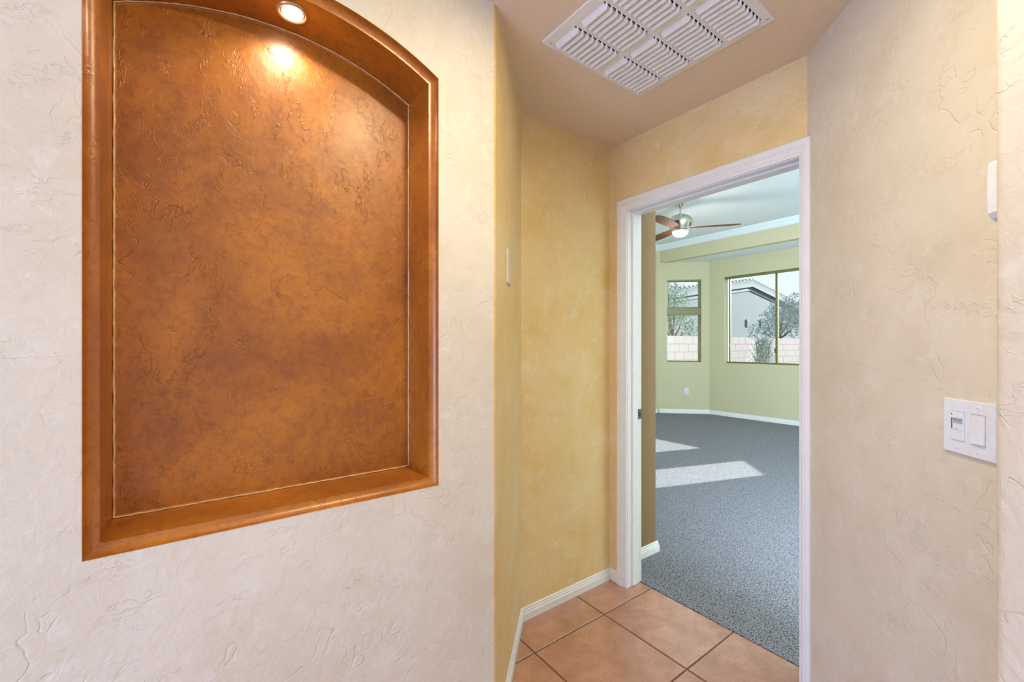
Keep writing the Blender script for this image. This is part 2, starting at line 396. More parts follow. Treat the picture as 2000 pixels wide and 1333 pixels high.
# ------------------------------------------------------------------ baseboards
BP = [(0, 0), (0.012, 0), (0.012, 0.034), (0.009, 0.038), (0.009, 0.045), (0.006, 0.049), (0.006, 0.056), (0.003, 0.061), (0, 0.062)]
def sweep(path, prof, names, mat, label, cat='baseboard', kz=1.0, z0=0.0):
    n = len(path); P = [Vector((x, y, 0)) for x, y in path]; off = []
    for i in range(n):
        d0 = (P[i] - P[i - 1]).normalized() if i else None; d1 = (P[i + 1] - P[i]).normalized() if i < n - 1 else None
        r0 = Vector((d0.y, -d0.x, 0)) if d0 else None; r1 = Vector((d1.y, -d1.x, 0)) if d1 else None
        if r0 is None: off.append(r1)
        elif r1 is None: off.append(r0)
        else:
            b = (r0 + r1).normalized(); off.append(b / b.dot(r0))
    out = []
    for i in range(n - 1):
        if not names[i]: continue
        k = len(prof); vs = [P[i] + off[i] * d + Vector((0, 0, z0 + z * kz)) for d, z in prof] + [P[i + 1] + off[i + 1] * d + Vector((0, 0, z0 + z * kz)) for d, z in prof]
        fs = [(j, (j + 1) % k, (j + 1) % k + k, j + k) for j in range(k)] + [tuple(range(k)), tuple(reversed(range(k, 2 * k)))]
        o = MB().add(vs, fs).build(names[i], mat); tag(o, label[i], cat, 'structure'); out.append(o)
    return out
sweep([(XW, -3.2), CORN, REC, (XB, YN), (DX0 - 0.062, YN)], BP,
      ['baseboard_west', 'baseboard_southwest', 'baseboard_northwest', 'baseboard_north'], M['trim'],
      ['white baseboard under the niche wall', 'white baseboard along the narrow angled strip', 'white grooved baseboard under the golden recess wall', 'stub of white baseboard beside the left door casing'])
sweep([tuple(rw(0.06, 0)), tuple(rw(U0, 0))], BP, ['baseboard_northeast'], M['trim'], ['white baseboard under the switch wall'])

# ------------------------------------------------------------------ floors
fl = MB().prism([(XW - 0.02, -3.3), (2.6, -3.3), (2.6, 2.0), (XB - 0.05, 2.0), (XB - 0.05, 1.2), (XW - 0.02, 0.75)], -0.12, -0.0035).build('floor', M['grout'])
tag(fl, 'terracotta ceramic tile floor of the entry with brown grout', 'floor', 'structure')
GX, GY, GP, G = -1.424, 1.615, 0.443, 0.0035
def clip_x(lo, hi): return max(lo, -1.66), min(hi, 2.55)
proto = {}
for i in range(-1, 9):
    for j in range(-11, 1):
        x0, x1 = GX + GP * i + G, GX + GP * (i + 1) - G
        y0, y1 = GY + GP * j + G, GY + GP * (j + 1) - G
        x0 = max(x0, -1.66); y1 = min(y1, 1.998)
        if x1 - x0 < 0.02 or y1 - y0 < 0.02: continue
        cx, cy = (x0 + x1) / 2, (y0 + y1) / 2
        if x1 < XW and y1 < 0.7: continue          # behind the niche wall
        if (x0 + y0) > 1.35 and x0 > -0.5: continue   # behind the angled wall
        key = (round(x1 - x0, 3), round(y1 - y0, 3))
        if key not in proto:
            hx, hy = (x1 - x0) / 2, (y1 - y0) / 2
            vs = [(-hx, -hy, -0.006), (hx, -hy, -0.006), (hx, hy, -0.006), (-hx, hy, -0.006),
                  (-hx, -hy, -0.0015), (hx, -hy, -0.0015), (hx, hy, -0.0015), (-hx, hy, -0.0015)]
            e = 0.002
            vs += [(-hx + e, -hy + e, 0), (hx - e, -hy + e, 0), (hx - e, hy - e, 0), (-hx + e, hy - e, 0)]
            fs = [(8, 9, 10, 11)] + [(a, (a + 1) % 4, 4 + (a + 1) % 4, 4 + a) for a in range(4)] + [(4 + a, 4 + (a + 1) % 4, 8 + (a + 1) % 4, 8 + a) for a in range(4)]
            proto[key] = MB().add(vs, fs).mesh('tile')
        t = link('tile', proto[key], M['tile'], fl); t.location = (cx, cy, random.uniform(-0.0003, 0.0003))

mb = MB(); mb.box((-5.1, 2.0, -0.1), (2.6, 7.31, 0.004)); mb.prism([(-5.1, 7.3), (-4.3, 8.0), (-1.6, 8.0), (-0.9, 7.3)], -0.1, 0.0035)
cp = mb.build('carpet', M['carpet']); tag(cp, 'grey looped carpet of the room beyond the doorway', 'carpet', 'structure')

# ------------------------------------------------------------------ niche
ni = empty('niche', (XW, NY, 0.91)); tag(ni, 'arched wall niche glazed in copper orange with rounded rim', 'niche')
prof = []
for k in range(9):
    a = math.radians(90 * k / 8); prof.append((0.021 * math.sin(a), -0.021 * (1 - math.cos(a))))
prof = [(0.021 - 0.021 * math.cos(math.radians(90 * k / 8)), -0.021 * math.sin(math.radians(90 * k / 8))) for k in range(9)]
prof = [(-0.001, 0.0008)] + [(o, d) for o, d in prof]
prof += [(0.0215, -0.05), (0.022, -0.09), (0.022, -0.13), (0.0225, -0.158)]
DEP = 0.165
prof += [(0.0225 + 0.007 * (1 - math.cos(math.radians(a))), -0.158 - 0.007 * math.sin(math.radians(a))) for a in (30, 60, 90)]
loops = [[(XW + d, y, z) for y, z in niche_loop(o)] for o, d in prof]
nL = len(loops[0]); vs = [v for L in loops for v in L]
fs = [(i * nL + k, i * nL + (k + 1) % nL, (i + 1) * nL + (k + 1) % nL, (i + 1) * nL + k) for i in range(len(loops) - 1) for k in range(nL)]
me = MB().add(vs, fs).mesh('surround', fix=True)
o = link('surround', me, M['surround'], ni)
bm = bmesh.new(); bm.from_mesh(me)   # normals toward the opening; smooth except at the mitres
c = Vector((XW + 0.2, NY, 1.6))
if sum((f.normal.dot(c - f.calc_center_median()) for f in bm.faces)) < 0: bmesh.ops.reverse_faces(bm, faces=bm.faces)
for f in bm.faces: f.smooth = True
for e in bm.edges:
    if len(e.link_faces) == 2 and e.calc_face_angle(0) > math.radians(28): e.smooth = False
bm.to_mesh(me); bm.free()
lp = niche_loop(0.029)
bm = bmesh.new(); vv = [bm.verts.new((XW - DEP, y, z)) for y, z in lp]
ed = [bm.edges.new((vv[i], vv[(i + 1) % len(vv)])) for i in range(len(vv))]
bmesh.ops.triangle_fill(bm, use_beauty=True, edges=ed, normal=(1, 0, 0))
for f in bm.faces:
    if f.normal.x < 0: f.normal_flip()
me = bpy.data.meshes.new('back_panel'); bm.to_mesh(me); bm.free(); link('back_panel', me, M['panel'], ni)
P = [Vector((XW - DEP + 0.004, y, z)) for y, z in niche_loop(0.0255, 60)]
Q = []
for i in range(len(P)):
    a, b = P[i], P[(i + 1) % len(P)]; st = max(1, int((b - a).length / 0.012))
    for k in range(st): Q.append(a.lerp(b, k / st) + Vector((0, random.uniform(-.0006, .0006), random.uniform(-.0006, .0006))))
Q.append(Q[0])
MB().tube(Q, [0.0019 * random.uniform(0.7, 1.3) for _ in Q], 6).build('back_edge_bead', M['niche_bead'], ni, True, fix=False)  # thin pale bead along the back edge of the niche
# nail hole in the panel
hy, hz = 0.207, 1.868
MB().lathe([(0.0, 0.0012), (0.0022, 0.001), (0.003, 0)], 10, mtx=Matrix.Translation((XW - DEP, hy, hz)) @ Matrix.Rotation(math.radians(90), 4, 'Y')).build('nail_head', M['screw'], ni, True)

# niche puck lamp in the arch
LY = 0.20; LX = XW - 0.085; LZ = NZC + (0.785 - 0.022)
lr = empty('recessed_spotlight', (LX, LY, LZ)); tag(lr, 'small round lit spotlight set in the top of the copper niche arch', 'light')
T = Matrix.Translation((LX, LY, LZ + 0.003))
MB().lathe([(0.030, -0.002), (0.032, -0.008), (0.037, -0.008), (0.0385, -0.003), (0.0385, 0.0)], 36, mtx=T).build('trim_ring', M['ring'], lr, True)
MB().lathe([(0.0, -0.008), (0.016, -0.0095), (0.024, -0.009), (0.0255, -0.006), (0.0255, 0.0)], 36, mtx=T).build('bulb', M['lamp'], lr, True)
MB().lathe([(0.0255, -0.004), (0.030, -0.003)], 36, mtx=T).build('reflector', M['steel'], lr, True)
light('niche_lamp', 'SPOT', (LX, LY, LZ - 0.012), (0.0, 0, -1), 4.5, (1.0, 0.86, 0.66), spot_size=math.radians(150), spot_blend=0.6, shadow_soft_size=0.02)

# ------------------------------------------------------------------ doorway
d1 = empty('door_1', ((DX0 + DX1) / 2, YN, 0)); tag(d1, 'white painted door frame around the open doorway to the carpeted room', 'door frame', 'structure')
CP = [(0, 0), (0, 0.009), (0.010, 0.011), (0.012, 0.008), (0.016, 0.012), (0.026, 0.0125), (0.028, 0.015), (0.034, 0.0155), (0.036, 0.018), (0.058, 0.018), (0.062, 0.014), (0.062, 0)]
cb = 0.004
path = [((DX0 - cb), 0.0, -1, 0), ((DX0 - cb), DZ + cb, -1, 1), ((DX1 + cb), DZ + cb, 1, 1), ((DX1 + cb), 0.0, 1, 0)]
for i in range(3):
    A, B = path[i], path[i + 1]; vs = []
    for (x, z, sx_, sz_) in (A, B):
        kx = 0.62 if sx_ > 0 else 1.0
        if sx_ > 0 and i == 1: kx = 0.62
        for wv, tv in CP: vs.append((x + sx_ * wv * kx, YN - tv, z + sz_ * wv))
    k = len(CP); fs = [(j, (j + 1) % k, (j + 1) % k + k, j + k) for j in range(k)] + [tuple(range(k)), tuple(reversed(range(k, 2 * k)))]
    MB().add(vs, fs).build('casing', M['trim'], d1)
MB().box((DX0 - 0.019, YN - 0.001, 0), (DX0, YB + 0.002, DZ)).build('jamb', M['trim'], d1, bevel=0.0015)
MB().box((DX1, YN - 0.001, 0), (DX1 + 0.019, YB + 0.002, DZ)).build('jamb', M['trim'], d1, bevel=0.0015)
MB().box((DX0 - 0.019, YN - 0.001, DZ), (DX1 + 0.019, YB + 0.002, DZ + 0.019)).build('head_jamb', M['trim'], d1, bevel=0.0015)
sy0, sy1 = YN + 0.032, YN + 0.072
MB().box((DX0, sy0, 0.004), (DX0 + 0.011, sy1, DZ)).build('stop', M['trim'], d1, bevel=0.002)
MB().box((DX1 - 0.011, sy0, 0.03), (DX1, sy1, DZ)).build('stop', M['trim'], d1, bevel=0.002)
MB().box((DX0 + 0.011, sy0, DZ - 0.011), (DX1 - 0.011, sy1, DZ)).build('stop', M['trim'], d1, bevel=0.002)
o = MB().box((DX0, YB - 0.030, 0.915), (DX0 + 0.002, YB + 0.004, 0.972)).build('strike_plate', M['strike'], d1, bevel=0.0006); o['label'] = 'dark steel strike plate'
MB().box((DX0 + 0.0015, YB - 0.024, 0.93), (DX0 + 0.0026, YB - 0.008, 0.956)).build('latch_hole', M['slotdark'], o)

# ------------------------------------------------------------------ ceiling return-air grille
gx0, gx1, gy0, gy1 = -1.197, -0.637, 1.020, 1.588
gr = empty('return_air_grille', ((gx0 + gx1) / 2, (gy0 + gy1) / 2, CZ)); tag(gr, 'white louvered return air grille screwed to the tan ceiling', 'vent')
cols = [(-1.175, -1.063), (-1.043, -0.931), (-0.911, -0.799), (-0.779, -0.667)]
rows = [(1.060, 1.288), (1.325, 1.553)]
mb = MB(); zt, zb_ = CZ + 0.002, CZ - 0.006
xs = [gx0] + [v for c_ in cols for v in c_] + [gx1]; ys = [gy0] + [v for r_ in rows for v in r_] + [gy1]
for i in range(len(xs) - 1):
    for j in range(len(ys) - 1):
        if i % 2 == 1 and j % 2 == 1: continue
        mb.box((xs[i], ys[j], zb_), (xs[i + 1], ys[j + 1], zt))
me = mb.mesh('frame')
bm = bmesh.new(); bm.from_mesh(me); bmesh.ops.remove_doubles(bm, verts=bm.verts, dist=1e-5); bm.to_mesh(me); bm.free()
link('frame', me, M['white'], gr)
for (a, b) in cols:
    for (c_, d_) in rows:
        MB().box((a, c_, CZ - 0.0008), (b, d_, CZ + 0.001)).build('backing', M['slotdark'], gr)
# louver: a bent blade with folded end tab
def louver_mesh():
    L = 0.110; t = 0.0012; prof = [(-0.004, 0.0), (0.006, -0.0075), (0.0145, -0.0150), (0.0175, -0.0158), (0.0178, -0.0146), (0.0150, -0.0137), (0.0068, -0.0062), (-0.0030, 0.0012)]
    n = len(prof); vs = [(0.001, y, z) for y, z in prof] + [(L - 0.006, y, z) for y, z in prof]
    fs = [(j, (j + 1) % n, (j + 1) % n + n, j + n) for j in range(n)] + [tuple(range(n)), tuple(reversed(range(n, 2 * n)))]
    mb = MB().add(vs, fs)
    e0 = [(L - 0.006, 0.006, -0.0075), (L - 0.006, 0.0175, -0.0158), (L + 0.001, 0.010, -0.004), (L + 0.001, 0.002, -0.001)]
    mb.add(e0 + [(x, y, z + 0.001) for x, y, z in e0], [(0, 1, 2, 3), (7, 6, 5, 4), (0, 4, 5, 1), (1, 5, 6, 2), (2, 6, 7, 3), (3, 7, 4, 0)])
    return mb.mesh('louver')
lm = louver_mesh(); lm.materials.append(M['white'])
for (a, b) in cols:
    for (c_, d_) in rows:
        for k in range(9):
            o = link('louver', lm, None, gr); o.location = Vector((a + 0.001, c_ + 0.003 + k * 0.0252, CZ - 0.003)) 
            o.parent = gr; o.matrix_parent_inverse = Matrix.Translation(gr.location).inverted()
for x, y in ((gx0 + 0.017, gy0 + 0.028), (gx1 - 0.016, gy1 - 0.022), (gx0 + 0.02, gy1 - 0.018), (gx1 - 0.016, gy0 + 0.025)):
    MB().lathe([(0.0, -0.0025), (0.003, -0.002), (0.0045, 0)], 12, (x, y, zb_)).build('screw', M['screw'], gr, True)

# recessed lamp fixtures in the entry ceiling (outside the frame, the rear one is added for warm fill)
for (x, y, rad, lab) in ((-0.42, 0.66, 0.055, 'lit recessed ceiling lamp above the niche wall corner'), (0.70, -1.3, 0.065, 'added recessed fill lamp behind the viewpoint')):
    f = empty('ceiling_lamp', (x, y, CZ)); tag(f, lab, 'light')
    MB().lathe([(rad + 0.003, -0.001), (rad + 0.006, -0.006), (rad + 0.02, -0.006), (rad + 0.024, -0.0005)], 32, (x, y, CZ)).build('trim_ring', M['white'], f, True)
    MB().lathe([(0.0, -0.002), (rad + 0.003, -0.002)], 32, (x, y, CZ)).build('lamp_face', M['lamp'], f)

# ------------------------------------------------------------------ things on the angled right wall
RM = Matrix(((RDIR.x, 0, RN.x, RO[0]), (RDIR.y, 0, RN.y, RO[1]), (0, 1, 0, 0), (0, 0, 0, 1)))   # (u along wall, z up, n out of wall)
def rbox(u0, u1, z0, z1, n0, n1, name, mat, parent, bevel=0.0):
    return MB().box((u0, z0, n0), (u1, z1, n1), RM).build(name, mat, parent, bevel=bevel)
def rcyl(u, z, n0, n1, rad, name, mat, parent, axis='n'):
    return MB().lathe([(0, n1), (rad * 0.8, n1), (rad, n1 - (n1 - n0) * 0.3), (rad, n0)], 16, (u, z, 0), RM).build(name, mat, parent, True)
sp = empty('light_switch', RM @ Vector((0.68, 1.14, 0))); tag(sp, 'white two-gang wall plate with slide dimmer and rocker switch', 'switch')
pu0 = 0.624; pz0, pz1 = 1.078, 1.204
rbox(pu0, pu0 + 0.128, pz0, pz1, 0, 0.006, 'plate', M['plastic'], sp, bevel=0.0022)
for k, uc in enumerate((pu0 + 0.040, pu0 + 0.091)):
    for z in (pz0 + 0.013, pz1 - 0.013):
        s_ = rcyl(uc, z, 0.0055, 0.0075, 0.0031, 'screw', M['plastic'], sp)
        rbox(uc - 0.0026, uc + 0.0026, z - 0.0004, z + 0.0004, 0.0075, 0.0077, 'screw_slot', M['greyp'], s_)
    rbox(uc - 0.0178, uc + 0.0178, 1.108, 1.176, 0.0045, 0.0063, 'gap', M['greyp'], sp)
uc = pu0 + 0.040
dm = rbox(uc - 0.0168, uc + 0.0168, 1.109, 1.175, 0.005, 0.0085, 'dimmer', M['plastic'], sp, bevel=0.0008)
rbox(uc - 0.0140, uc - 0.0118, 1.134, 1.170, 0.0085, 0.0089, 'slot', M['slotdark'], dm)
rbox(uc - 0.0150, uc + 0.0150, 1.160, 1.166, 0.0085, 0.0135, 'slider', M['plastic'], dm, bevel=0.001)
rbox(uc - 0.0085, uc + 0.0150, 1.148, 1.160, 0.0085, 0.0091, 'slider_track', M['greyp'], dm)
rbox(uc - 0.0162, uc + 0.0162, 1.1325, 1.1333, 0.0085, 0.0088, 'seam', M['greyp'], dm)
rbox(uc - 0.002, uc + 0.002, 1.1345, 1.1355, 0.0085, 0.0089, 'indicator', M['slotdark'], dm)
uc = pu0 + 0.091
MB().add([RM @ Vector(v) for v in ((uc - .0162, 1.110, .005), (uc + .0162, 1.110, .005), (uc + .0162, 1.174, .005), (uc - .0162, 1.174, .005),
                                    (uc - .0162, 1.110, .0100), (uc + .0162, 1.110, .0100), (uc + .0162, 1.174, .0070), (uc - .0162, 1.174, .0070),
                                    (uc - .0162, 1.142, .0075), (uc + .0162, 1.142, .0075))],
         [(0, 1, 5, 4), (2, 3, 7, 6), (4, 5, 9, 8), (8, 9, 6, 7), (0, 4, 8, 7, 3), (1, 2, 6, 9, 5), (0, 3, 2, 1)]).build('rocker', M['plastic'], sp)

tp = empty('wall_keypad', RM @ Vector((0.83, 1.64, 0))); tag(tp, 'white box with rounded vented underside, half hidden by the near wall', 'keypad')
# outline in (n, z): curved underside running back to the wall
out = [(0, 1.566), (0.012, 1.570), (0.026, 1.578), (0.038, 1.589), (0.045, 1.600), (0.0465, 1.640), (0.045, 1.700), (0.042, 1.705), (0, 1.708)]
u0, u1 = 0.783, 0.895; n_ = len(out)
vs = [RM @ Vector((u0, z, n)) for n, z in out] + [RM @ Vector((u1, z, n)) for n, z in out]
MB().add(vs, [(j, (j + 1) % n_, (j + 1) % n_ + n_, j + n_) for j in range(n_)] + [tuple(range(n_)), tuple(reversed(range(n_, 2 * n_)))]).build('housing', M['plastic'], tp, bevel=0.001)
for z in (1.664, 1.647):
    MB().lathe([(0.0, -0.006), (0.0028, -0.0055), (0.0035, 0.0)], 12, mtx=Matrix.Translation(RM @ Vector((u0, z, 0.040))) @ Matrix(((RDIR.x, 0, RDIR.x, 0), (RDIR.y, 0, RDIR.y, 0), (0, 1, 0, 0), (0, 0, 0, 1))) if False else Matrix.Translation(RM @ Vector((u0, z, 0.038))) @ RDIR.to_track_quat('Z', 'Y').to_matrix().to_4x4()).build('button', M['plastic'], tp, True)
for k in range(3):
    n0 = 0.016 + 0.009 * k; z0 = 1.5735 + 0.0065 * k
    rbox(u0 + 0.010, u1 - 0.010, z0 - 0.003, z0 + 0.0015, n0, n0 + 0.004, 'vent_slot', M['slotdark'], tp)

# painted-over plate on the narrow strip
sm, sL = wall_frame(REC, CORN)     # x along REC->CORN, y left of it = out into the room
def sbox(u0, u1, z0, z1, n0, n1): return MB().box((u0, n0, z0), (u1, n1, z1), sm)
pp = sbox(0.365, 0.435, 1.566, 1.700, -0.001, 0.0065).build('blank_plate', M['wall'], bevel=0.003)
tag(pp, 'blank cover plate painted like the wall, on the narrow strip', 'cover plate')

# ------------------------------------------------------------------ bedroom shell
wb = MB().prism([(-1.655, YB), (-1.655, 2.366), (-1.669, 2.38), (-5.2, 2.38), (-5.2, YB)], 0, 3.4).build('wall_bedroom_south', M['bed_shaded'])
tag(wb, 'short khaki wall with its shade painted in, just inside the doorway on the left', 'wall', 'structure')
C0, C1, C2, C3 = (-5.01, 7.30), (-4.36, 7.95), (-1.60, 7.95), (-0.95, 7.30)
T_ = 0.14
w5 = wall_seg((-5.05, 2.38), (-5.05, 7.3), T_, -0.3, 3.4).build('wall_bedroom_west', M['bed']); tag(w5, 'khaki side wall of the carpeted room', 'wall', 'structure')
# small window wall: opening in local u from C0
uA = 0.13; sw0 = 0.9192 - 0.555 * math.sqrt(2); sw1 = 0.9192 - 0.105 * math.sqrt(2)
SILL, HEADZ = 1.000, 2.606
w6 = wall_seg(C0, C1, T_, -0.3, 3.4, [(sw0, sw1, SILL, HEADZ)], ext0=0.07, ext1=0.06).build('wall_bay_left', M['bed']); tag(w6, 'khaki angled bay wall with the narrow stacked windows', 'wall', 'structure')
bw0, bw1 = -4.07 + 4.36, -1.98 + 4.36
w7 = wall_seg(C1, C2, T_, -0.3, 3.4, [(bw0, bw1, 0.995, 2.61)], ext0=0.0, ext1=0.06).build('wall_bay_middle', M['bed']); tag(w7, 'khaki bay wall with the wide sliding window', 'wall', 'structure')
w8 = wall_seg(C2, C3, T_, -0.3, 3.4, [(0.14, 0.78, SILL, 1.948), (0.14, 0.78, 2.056, HEADZ)]).build('wall_bay_right', M['bed']); tag(w8, 'khaki angled bay wall hidden right of the wide window', 'wall', 'structure')
w9 = wall_seg(C3, (2.6, 7.3), T_, -0.3, 3.4).build('wall_bedroom_north', M['bed']); tag(w9, 'khaki wall right of the bay', 'wall', 'structure')
wA = wall_seg((2.5, 7.3), (2.5, 1.9), T_, -0.3, 3.4).build('wall_bedroom_east', M['bed']); tag(wA, 'khaki wall of the carpeted room behind the door wall', 'wall', 'structure')
hd = MB().box((-5.05, 7.30, 2.95), (-0.9, 7.42, 3.3)).build('trim_5', M['bed']); tag(hd, 'khaki header beam across the window bay', 'header', 'structure')
bc = MB().prism([(-5.05, 7.33), (-4.36, 8.05), (-1.60, 8.05), (-0.90, 7.33)], 2.951, 3.4).build('ceiling_bay', M['bed_ceil']); tag(bc, 'pale ceiling of the window bay', 'ceiling', 'structure')
bcl = MB().box((-5.2, 1.95, BZ), (2.65, 7.45, BZ + 0.15)).build('ceiling_bedroom', M['bed_ceil']); tag(bcl, 'white ceiling above the fan', 'ceiling', 'structure')
CR = [(0, 0), (0.010, 0), (0.014, 0.010), (0.030, 0.022), (0.050, 0.050), (0.072, 0.070), (0.076, 0.082), (0.085, 0.086), (0.085, 0.100), (0, 0.100)]
sweep([(-5.05, 2.38), (-5.05, 7.3), (2.5, 7.3)], CR, ['trim_6', 'trim_7'], M['bed_ceil'], ['white crown moulding on the side wall', 'white crown moulding above the khaki header'], 'crown moulding', 1.0, BZ - 0.1)
sweep([(-1.655, YB), (-1.655, 2.38), (-5.05, 2.38)], BP, ['baseboard_bedroom_south', 'baseboard_bedroom_south_return'], M['trim'],
      ['white baseboard under the short khaki wall', 'white baseboard round the corner of the short khaki wall'], kz=1.1, z0=0.003)
sweep([(-5.05, 2.38), (-5.05, 7.30), C0, C1, C2, C3, (2.5, 7.3)], BP,
      ['baseboard_bedroom_west', None, 'baseboard_bay_left', 'baseboard_bay_middle', 'baseboard_bay_right', 'baseboard_bedroom_north'], M['trim'],
      ['white baseboard under the khaki side wall', '', 'white baseboard under the narrow windows', 'white baseboard under the wide window', 'white baseboard on the hidden bay side', 'white baseboard right of the bay'], kz=1.3, z0=0.003)

# windows -----------------------------------------------------------
def window(p0, p1, u0, u1, z0, z1, name, label, vbars=(), thick=0.028, depth=0.085, light_left=False):
    m, L = wall_frame(p0, p1); e = empty(name, m @ Vector(((u0 + u1) / 2, depth, z0))); tag(e, label, 'window', 'structure')
    y0, y1 = depth, depth + 0.04; t = thick
    def bx(a, b, c, d, ya, yb, nm, mat): return MB().box((a, ya, c), (b, yb, d), m).build(nm, M[mat], e)
    bx(u0, u1, z0, z0 + t, y0, y1, 'frame_rail', 'bronze'); bx(u0, u1, z1 - t, z1, y0, y1, 'frame_rail', 'bronze')
    bx(u0, u0 + t, z0 + t, z1 - t, y0, y1, 'frame_stile', 'bronze_l'); bx(u1 - t, u1, z0 + t, z1 - t, y0, y1, 'frame_stile', 'bronze')
    cur = u0 + t
    for v in list(vbars) + [None]:
        end = (v - 0.018) if v is not None else u1 - t
        bx(cur, end, z0 + t, z1 - t, y0 + 0.015, y0 + 0.019, 'pane', 'glass')
        if v is not None:
            bx(v - 0.018, v + 0.018, z0 + t, z1 - t, y0 - 0.004, y1, 'mullion', 'bronze'); cur = v + 0.018
    return e, m
window(C0, C1, sw0, sw1, SILL, 1.948, 'window_1', 'narrow lower window of the angled bay wall, over the outlet')
window(C0, C1, sw0, sw1, 2.056, HEADZ, 'window_2', 'narrow upper transom window of the angled bay wall')
e3, m3 = window(C1, C2, bw0, bw1, 0.995, 2.61, 'window_3', 'wide sliding window with a dark centre mullion', vbars=(-3.206 + 4.36,), thick=0.03)
MB().box((bw0 + 0.045, 0.082, 1.02), (bw0 + 0.072, 0.12, 2.585), m3).build('sash_stile', M['bronze'], e3)
o = MB().box((bw0 + 0.045, 0.070, 1.30), (bw0 + 0.056, 0.084, 1.36), m3).build('sash_lock', M['plastic'], e3); o['label'] = 'white sash lock'
MB().box((-3.206 + 4.36 - 0.03, 0.072, 1.20), (-3.206 + 4.36 - 0.018, 0.082, 1.28), m3).build('sash_handle', M['slotdark'], e3)
window(C2, C3, 0.14, 0.78, SILL, 1.948, 'window_4', 'narrow lower window hidden right of the wide window')
window(C2, C3, 0.14, 0.78, 2.056, HEADZ, 'window_5', 'narrow upper window hidden right of the wide window')
# blind head rails
m6, _ = wall_frame(C0, C1)
for (mm, a, b, z0, z1, lab) in ((m6, sw0, sw1, 2.575, 2.606, 'olive blind rail at the top of the narrow upper window'), (m6, sw0, sw1, 1.917, 1.948, 'olive blind rail at the top of the narrow lower window'), (m3, bw0, bw1, 2.565, 2.61, 'long olive blind rail above the wide window')):
    o = MB().box((a + 0.004, 0.012, z0), (b - 0.004, 0.05, z1), mm).build('blind_rail', M['bronze'], bevel=0.002); tag(o, lab, 'blind rail')

o = MB().box((sw0, 0.018, 1.948), (sw1, 0.13, 2.056), m6).build('trim_8', M['bronze'], bevel=0.003); tag(o, 'olive transom bar between the two narrow windows', 'transom bar', 'structure')
# outlet under the narrow window
om = m6; ou = 0.9192 - 0.298 * math.sqrt(2)
ol = empty('power_outlet', om @ Vector((ou, 0, 0.442))); tag(ol, 'white duplex power outlet low on the khaki bay wall', 'outlet')
MB().box((ou - 0.036, -0.006, 0.384), (ou + 0.036, 0.0, 0.500), om).build('plate', M['plastic'], ol, bevel=0.002)
for z in (0.420, 0.464):
    o = MB().box((ou - 0.017, -0.008, z - 0.014), (ou + 0.017, -0.005, z + 0.014), om).build('socket', M['greyp'], ol, bevel=0.001)
    for dx in (-0.007, 0.007): MB().box((ou + dx - 0.001, -0.0085, z - 0.005), (ou + dx + 0.001, -0.0075, z + 0.006), om).build('slot', M['slotdark'], o)

# ------------------------------------------------------------------ ceiling fan
FX, FY = -3.33, 5.32
fan = empty('ceiling_fan', (FX, FY, BZ)); tag(fan, 'brushed nickel ceiling fan with brown blades and lit bowl lamp', 'ceiling fan')
c = (FX, FY, 0)
MB().lathe([(0.0, BZ - 0.06), (0.02, BZ - 0.058), (0.035, BZ - 0.045), (0.060, BZ - 0.012), (0.066, BZ)], 28, c).build('canopy', M['steel'], fan, True)
MB().lathe([(0.0125, 3.10), (0.0125, BZ - 0.05)], 16, c).build('downrod', M['steel'], fan, True)
MB().lathe([(0.0, 3.125), (0.03, 3.122), (0.075, 3.112), (0.125, 3.085), (0.155, 3.05), (0.162, 3.02), (0.155, 2.985), (0.135, 2.94), (0.115, 2.905), (0.108, 2.888), (0.0, 2.888)], 40, c).build('motor_housing', M['steel'], fan, True)
MB().lathe([(0.104, 2.889), (0.100, 2.865), (0.082, 2.838), (0.05, 2.824), (0.0, 2.820)], 36, c).build('lamp_bowl', M['lens'], fan, True)
vr = Vector((0.593, 0.805)); vf = Vector((-0.805, 0.593))
for ang in (-15, 105, 225):
    a = math.radians(ang); d = vr * math.cos(a) + vf * math.sin(a); yaw = math.atan2(d.y, d.x)
    Mx = Matrix.Translation((FX, FY, 2.935)) @ Matrix.Rotation(yaw, 4, 'Z') @ Matrix.Rotation(math.radians(9), 4, 'X')
    st = [(0.14, 0.050), (0.22, 0.062), (0.36, 0.073), (0.52, 0.076), (0.64, 0.070), (0.71, 0.054), (0.745, 0.030), (0.755, 0.0)]
    pts = [(x, -y) for x, y in st] + [(x, y) for x, y in reversed(st[:-1])]
    bl = MB().prism(pts, -0.004, 0.004, Mx).build('blade', M['blade'], fan, bevel=0)
    MB().prism([(0.09, -0.022), (0.20, -0.030), (0.235, 0.0), (0.20, 0.030), (0.09, 0.022)], 0.004, 0.009, Mx).build('blade_bracket', M['steel'], bl)
light('fan_lamp', 'POINT', (FX, FY, 2.74), (0, 0, -1), 14, (1.0, 0.93, 0.82), shadow_soft_size=0.09)

# ------------------------------------------------------------------ outside
gd = MB().box((-40, 7.0, -0.5), (12, 60, -0.3)).add([], []).build('ground', M['gravel']); tag(gd, 'tan gravel yard outside the windows', 'ground', 'structure')
